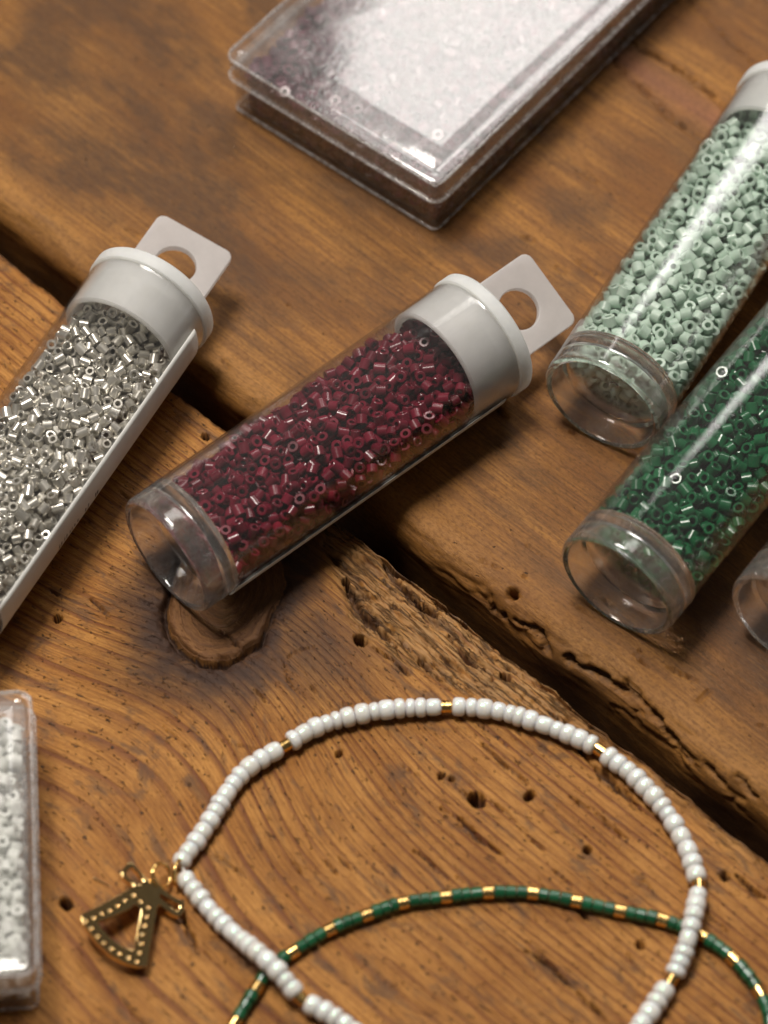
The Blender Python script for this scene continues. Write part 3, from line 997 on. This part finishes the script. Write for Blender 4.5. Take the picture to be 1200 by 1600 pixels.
make_box('flat clear box of plum beads reflecting the window, at the top', (0.67, 4.20, 0.02), 51.3, 6.6, 3.5, 1.05,
         ((0.06, 0.016, 0.03), (0.16, 0.05, 0.075), 0.32, 0.0, 0.1, 0.0), 21, 'plum purple beads heaped inside the flat clear box', lambda u, v: 0.80)
make_box('flat clear box of white beads cut off by the left edge', (-3.68, -6.57, 0.02), 94.6, 3.5, 6.6, 1.0,
         ((0.72, 0.74, 0.69), (0.80, 0.81, 0.77), 0.4, 0.0, 0.1, 0.0), 22, 'milky white beads heaped inside the box at the left edge', lambda u, v: 0.76)


# ------------------------------------------------------------------ bracelets
def smooth_path(pts, z, step=0.02):
    P = np.array([(x_, y_, z_) for (x_, y_), z_ in zip(pts, z)])
    n = len(P)
    out, mark = [], []
    for i in range(n):
        p0, p1, p2, p3 = P[i - 1], P[i], P[(i + 1) % n], P[(i + 2) % n]
        m = max(4, int(np.linalg.norm(p2 - p1) / step))
        mark.append(len(out))
        for k in range(m):
            t = k / m
            out.append(0.5 * (2 * p1 + (p2 - p0) * t + (2 * p0 - 5 * p1 + 4 * p2 - p3) * t * t + (3 * p1 - p0 - 3 * p2 + p3) * t ** 3))
    out = np.array(out + out[:1])
    L = np.concatenate([[0], np.cumsum(np.linalg.norm(np.diff(out, axis=0), axis=1))])
    return out, L, [L[m] for m in mark]


def at(path, L, s):
    s = s % L[-1]
    p = np.array([np.interp(s, L, path[:, k]) for k in range(3)])
    e = 0.03
    a = np.array([np.interp((s - e) % L[-1], L, path[:, k]) for k in range(3)])
    b = np.array([np.interp((s + e) % L[-1], L, path[:, k]) for k in range(3)])
    d = b - a
    return p, Vector(d / (np.linalg.norm(d) + 1e-9))


def cord_mesh(path, r=0.018):
    n, k = len(path) - 1, 6
    vs, fs = [], []
    for i in range(0, n, 3):
        d = Vector(path[(i + 1) % n] - path[i - 1]).normalized()
        u = d.cross(Vector((0, 0, 1))).normalized(); w = u.cross(d)
        for j in range(k):
            a = 2 * math.pi * j / k
            vs.append(Vector(path[i]) + u * r * math.cos(a) + w * r * math.sin(a))
    m = len(vs) // k
    for i in range(m):
        for j in range(k):
            fs.append((i * k + j, i * k + (j + 1) % k, ((i + 1) % m) * k + (j + 1) % k, ((i + 1) % m) * k + j))
    return mesh_from(vs, fs)


WHITE = [(-2.246, -4.765), (-2.144, -4.604), (-2.043, -4.427), (-1.941, -4.24), (-1.839, -4.036), (-1.702, -3.79), (-1.561, -3.608), (-1.419, -3.491), (-1.275, -3.391), (-1.131, -3.299), (-1.009, -3.207), (-0.842, -3.089), (-0.66, -3.005), (-0.44, -2.928), (-0.22, -2.869), (0.0, -2.827), (0.221, -2.801), (0.441, -2.792), (0.714, -2.784), (0.883, -2.784), (1.103, -2.801), (1.323, -2.844), (1.542, -2.911), (1.76, -2.996), (1.977, -3.089), (2.193, -3.19), (2.336, -3.266), (2.464, -3.358), (2.619, -3.5), (2.794, -3.649), (2.932, -3.815), (3.068, -3.987), (3.202, -4.2), (3.299, -4.403), (3.393, -4.644), (3.451, -4.884), (3.481, -5.107), (3.441, -5.319), (3.395, -5.515), (3.333, -5.749), (3.251, -5.98), (3.134, -6.21), (2.983, -6.438), (2.834, -6.664), (2.542, -7.038), (2.048, -7.407), (1.361, -7.59), (0.681, -7.517), (0.0, -7.112), (-0.379, -6.777), (-0.657, -6.589), (-0.895, -6.461), (-1.157, -6.179), (-1.392, -5.942), (-1.637, -5.687), (-1.905, -5.398), (-2.09, -5.146), (-2.179, -5.035)]
GREEN = [(-2.043, -7.611), (-1.852, -7.171), (-1.657, -6.798), (-1.538, -6.573), (-1.385, -6.3), (-1.257, -6.078), (-1.127, -5.963), (-1.002, -5.871), (-0.598, -5.599), (-0.191, -5.42), (0.212, -5.27), (0.687, -5.199), (1.156, -5.144), (1.652, -5.152), (2.131, -5.255), (2.607, -5.372), (3.068, -5.482), (3.488, -5.677), (3.822, -5.955), (4.082, -6.353), (4.168, -6.723), (4.116, -7.171), (3.809, -7.684), (3.038, -8.117), (1.344, -8.402), (-0.337, -8.26), (-1.487, -8.045)]
GP = np.array(GREEN)
gpath, gL, gmark = smooth_path(GREEN, [0.088] * len(GREEN))
zw = []
for x_, y_ in WHITE:
    d = np.hypot(gpath[:, 0] - x_, gpath[:, 1] - y_).min()
    zw.append(0.122 + 0.16 * math.exp(-(d / 0.42) ** 2))
wpath, wL, wmark = smooth_path(WHITE, zw)


def place(parent, name, me, p, d, scale=(1, 1, 1), roll=0.0, tilt=0.0):
    o = bpy.data.objects.new(name, me); col.objects.link(o)
    o.parent = parent
    o.location = Vector(p) - parent.location
    q = d.to_track_quat('X', 'Z') @ Quaternion((1, 0, 0), roll) @ Quaternion((0, 0, 1), tilt)
    o.rotation_mode = 'QUATERNION'; o.rotation_quaternion = q
    o.scale = scale
    return o


def pearl():
    t = NT('pearl_white_bead')
    rnd = t.n('ObjectInfo').outputs['Random']
    c = t.mix(rnd, (0.80, 0.745, 0.67), (0.89, 0.845, 0.78))
    b = t.bsdf(Base_Color=c, Roughness=0.22, IOR=1.75)
    b.inputs['Transmission Weight'].default_value = 0.12
    b.inputs['Subsurface Weight'].default_value = 0.9
    b.inputs['Subsurface Radius'].default_value = (0.16, 0.15, 0.13)
    b.inputs['Subsurface Scale'].default_value = 1.0
    b.inputs['Coat Weight'].default_value = 0.8
    b.inputs['Coat Roughness'].default_value = 0.12
    b.inputs['Thin Film Thickness'].default_value = 380
    b.inputs['Thin Film IOR'].default_value = 1.4
    return t.done(b.outputs[0])


def round_bead(r, h, hole, seg=18):
    p = []
    for k in range(13):
        a = rad(-90 + 180 * k / 12)
        c, s = math.cos(a), math.sin(a)
        ex = 0.72
        p.append((h * math.copysign(abs(s) ** ex, s), hole + (r - hole) * abs(c) ** ex))
    return lathe(p, seg, True, sharp=60)


me_white = [round_bead(0.115, 0.073, 0.04), round_bead(0.117, 0.066, 0.045), round_bead(0.112, 0.080, 0.04)]
M_PEARL = pearl()
for m in me_white: m.materials.append(M_PEARL)
me_gold_w = bead_mesh(0.072, 0.068, 0.03, 16); me_gold_w.materials.append(M_GOLD)
me_gold_g = bead_mesh(0.076, 0.062, 0.03, 16); me_gold_g.materials.append(M_GOLD)
me_green = bead_mesh(0.077, 0.058, 0.03, 16)
me_green.materials.append(bead_glass('opaque_green_bead', (0.004, 0.055, 0.02), (0.009, 0.095, 0.036), 0.28, 0.0, 0.25))
tk = NT('clear_cord')
M_CORD = tk.done(tk.bsdf(Base_Color=(0.75, 0.73, 0.68), Roughness=0.3).outputs[0])

white = tag(empty('beaded_bracelet', (0.5, -5.0, 0)), 'pearly white seed bead bracelet with single gold spacers, over the green one', 'bracelet', 'beaded bracelets')
link('cord', cord_mesh(wpath), M_CORD, white).location = -white.location
gold_at = [wmark[9], wmark[18], wmark[27], wmark[36], wmark[51]]
extra = np.linspace(wmark[36], wmark[51], 6)[1:-1]
golds = sorted(gold_at[:4] + list(extra) + gold_at[4:])
rs = random.Random(3)
stops = [wL[0] - 0.06] + golds + [wmark[57] + 0.10]
for a, b in zip(stops[:-1], stops[1:]):
    ga = 0.066 if a in golds else 0.0
    gb = 0.066 if b in golds else 0.0
    ln = (b - gb) - (a + ga)
    n = max(1, round(ln / 0.146))
    ws = [rs.uniform(0.74, 1.28) for _ in range(n)]
    k = ln / sum(ws); s_ = a + ga
    for w_ in ws:
        p, d = at(wpath, wL, s_ + w_ * k / 2)
        f = w_ * k / 0.146
        q = rs.uniform(0.90, 1.08)
        place(white, 'white_bead', rs.choice(me_white), p, d, (f * 1.10, q, q), rs.uniform(0, 6), rs.uniform(-.10, .10))
        s_ += w_ * k
for g_ in golds:
    p, d = at(wpath, wL, g_)
    place(white, 'gold_bead', me_gold_w, p, d, (1, 1, 1), rs.uniform(0, 6), rs.uniform(-.1, .1))

green = tag(empty('beaded_bracelet', (1.2, -6.6, 0)), 'dark green bracelet of cylinder beads with regular gold beads, under the white one', 'bracelet', 'beaded bracelets')
link('cord', cord_mesh(gpath), M_CORD, green).location = -green.location
gold_g = [gmark[4]] + [gmark[i] for i in range(7, 20)]
gap0 = np.mean(np.diff(gold_g[1:]))
tail = np.linspace(gold_g[-1], gL[-1] + gold_g[0], int(round((gL[-1] + gold_g[0] - gold_g[-1]) / gap0)) + 1)
gold_g = gold_g + list(tail[1:-1])
for a, b in zip(gold_g, gold_g[1:] + [gold_g[0] + gL[-1]]):
    p, d = at(gpath, gL, a)
    place(green, 'gold_bead', me_gold_g, p, d, (1, 1, 1), rs.uniform(0, 6), rs.uniform(-.06, .06))
    ln = (b - a) - 0.124
    n = max(1, round(ln / 0.119))
    ws = [rs.uniform(0.85, 1.15) for _ in range(n)]
    k = ln / sum(ws); s_ = a + 0.062
    for w_ in ws:
        p, d = at(gpath, gL, s_ + w_ * k / 2)
        q = rs.uniform(0.92, 1.07)
        place(green, 'green_bead', me_green, p, d, (w_ * k / 0.119 * 0.93, q, q), rs.uniform(0, 6), rs.uniform(-.12, .12))
        s_ += w_ * k

# ------------------------------------------------------------------ gold charm
CH_OUT = [(-2.628, -5.068), (-2.714, -4.98), (-2.807, -4.878), (-2.854, -4.894), (-2.909, -4.973), (-2.914, -5.039), (-2.85, -5.098), (-2.766, -5.144), (-2.822, -5.199), (-2.936, -5.282), (-3.049, -5.367), (-3.185, -5.458), (-3.326, -5.551), (-3.319, -5.627), (-3.247, -5.723), (-3.141, -5.852), (-2.996, -5.974), (-2.829, -6.057), (-2.677, -6.089), (-2.579, -6.076), (-2.568, -5.935), (-2.544, -5.717), (-2.521, -5.51), (-2.501, -5.354), (-2.464, -5.341), (-2.331, -5.434), (-2.26, -5.458), (-2.206, -5.393), (-2.214, -5.282), (-2.339, -5.229), (-2.457, -5.151), (-2.535, -5.032), (-2.582, -5.039)]
CH_H1 = [(-2.809, -4.923), (-2.737, -4.993), (-2.666, -5.068), (-2.668, -5.105), (-2.719, -5.142), (-2.804, -5.092), (-2.875, -5.028), (-2.868, -4.98)]
CH_H2 = [(-2.481, -5.203), (-2.367, -5.256), (-2.248, -5.317), (-2.245, -5.38), (-2.291, -5.403), (-2.394, -5.33), (-2.485, -5.256)]
CH_H3 = [(-2.75, -5.364), (-2.812, -5.425), (-2.925, -5.5), (-3.039, -5.562), (-3.156, -5.616), (-3.09, -5.71), (-2.993, -5.801), (-2.897, -5.858), (-2.802, -5.903), (-2.726, -5.912), (-2.712, -5.768), (-2.692, -5.614), (-2.673, -5.438), (-2.702, -5.386)]
CH_DOTS = [(-2.778, -5.265), (-2.866, -5.334), (-2.947, -5.406), (-3.026, -5.471), (-3.112, -5.519), (-3.197, -5.575), (-3.284, -5.62), (-3.219, -5.704), (-3.145, -5.788), (-3.069, -5.856), (-2.981, -5.912), (-2.89, -5.961), (-2.791, -5.999), (-2.695, -6.035), (-2.673, -5.929), (-2.663, -5.82), (-2.653, -5.71), (-2.638, -5.607), (-2.621, -5.5), (-2.605, -5.39), (-2.693, -5.33)]
OC = (-2.75, -5.5)


def plate(outs, ext, bev):
    cd = bpy.data.curves.new('plate', 'CURVE'); cd.dimensions = '2D'; cd.fill_mode = 'BOTH'
    cd.extrude = ext; cd.bevel_depth = bev; cd.bevel_resolution = 2
    for pts in outs:
        s = cd.splines.new('POLY'); s.points.add(len(pts) - 1); s.use_cyclic_u = True
        for p, q in zip(s.points, pts): p.co = (q[0] - OC[0], q[1] - OC[1], 0, 1)
    o = bpy.data.objects.new('tmp', cd); col.objects.link(o)
    dg = bpy.context.evaluated_depsgraph_get(); dg.update()
    me = bpy.data.meshes.new_from_object(o.evaluated_get(dg))
    bpy.data.objects.remove(o)
    me.materials.clear(); me.set_sharp_from_angle(angle=rad(35))
    return me


charm = tag(empty('bow_charm', (OC[0], OC[1], 0.20), (rad(4), rad(13), 0)), 'gold openwork bell shaped charm with a bow, hanging off the white bracelet', 'charm')
dots = [[(x_ + 0.021 * math.cos(2 * math.pi * k / 12), y_ + 0.021 * math.sin(2 * math.pi * k / 12)) for k in range(12)] for x_, y_ in CH_DOTS]
link('bell_frame', plate([CH_OUT, CH_H1, CH_H2, CH_H3] + dots, 0.036, 0.006), M_CHARM, charm)
V, F = [], []
for x_, y_ in CH_DOTS:      # paler domes, shaped to catch light as glints in the drilled settings
    for i, (rr_, zz) in enumerate(((0.021, -0.03), (0.015, 0.034), (0.007, 0.044))):
        for k in range(8):
            a = 2 * math.pi * k / 8
            V.append((x_ - OC[0] + rr_ * math.cos(a), y_ - OC[1] + rr_ * math.sin(a), zz))
    b0 = len(V) - 24
    for i in range(2):
        for k in range(8):
            F.append((b0 + i * 8 + k, b0 + i * 8 + (k + 1) % 8, b0 + (i + 1) * 8 + (k + 1) % 8, b0 + (i + 1) * 8 + k))
    F.append(tuple(b0 + 16 + k for k in range(8)))
link('settings', mesh_from(V, F), gold('setting_glint_gold', (0.9, 0.66, 0.36), 0.3), charm)['kind'] = 'stuff'


def torus(R, r, n=40, m=12):
    vs, fs = [], []
    for i in range(n):
        a = 2 * math.pi * i / n
        for j in range(m):
            b = 2 * math.pi * j / m
            vs.append(((R + r * math.cos(b)) * math.cos(a), (R + r * math.cos(b)) * math.sin(a), r * math.sin(b)))
    for i in range(n):
        for j in range(m):
            fs.append((i * m + j, ((i + 1) % n) * m + j, ((i + 1) % n) * m + (j + 1) % m, i * m + (j + 1) % m))
    return mesh_from(vs, fs)


r1 = link('jump_ring', torus(0.135, 0.023), M_GOLD, charm)
r1.location = (-2.47 - OC[0], -4.985 - OC[1], 0.02); r1.rotation_euler = (rad(28), rad(24), rad(40))
r2 = link('jump_ring', torus(0.14, 0.024), M_GOLD, charm)
r2.location = (-2.275 - OC[0], -4.92 - OC[1], 0.0); r2.rotation_euler = (rad(60), rad(30), rad(60))

# a pale splinter beside the charm, standing for an edge of its bow
sp = mesh_from([(-.12, -.012, .0), (.12, -.004, .0), (.12, .006, .005), (-.1, .014, .0), (-.08, 0, .03), (.09, 0, .022)], [(0, 1, 5, 4), (1, 2, 5), (2, 3, 4, 5), (3, 0, 4), (3, 2, 1, 0)], False)
o = link('bow_sliver', sp)
tk = NT('pale_sliver'); ob = tk.n('TexCoord').outputs['Object']
sp.materials.append(tk.done(tk.bsdf(Base_Color=tk.mix(tk.noise(ob, 30, 3), (0.42, 0.27, 0.12), (0.60, 0.43, 0.22)), Roughness=0.6).outputs[0]))
o.location = (-3.14, -4.98, 0.02); o.rotation_euler = (0, 0, rad(-30))
tag(o, 'tiny pale splinter lying left of the gold charm', 'sliver')
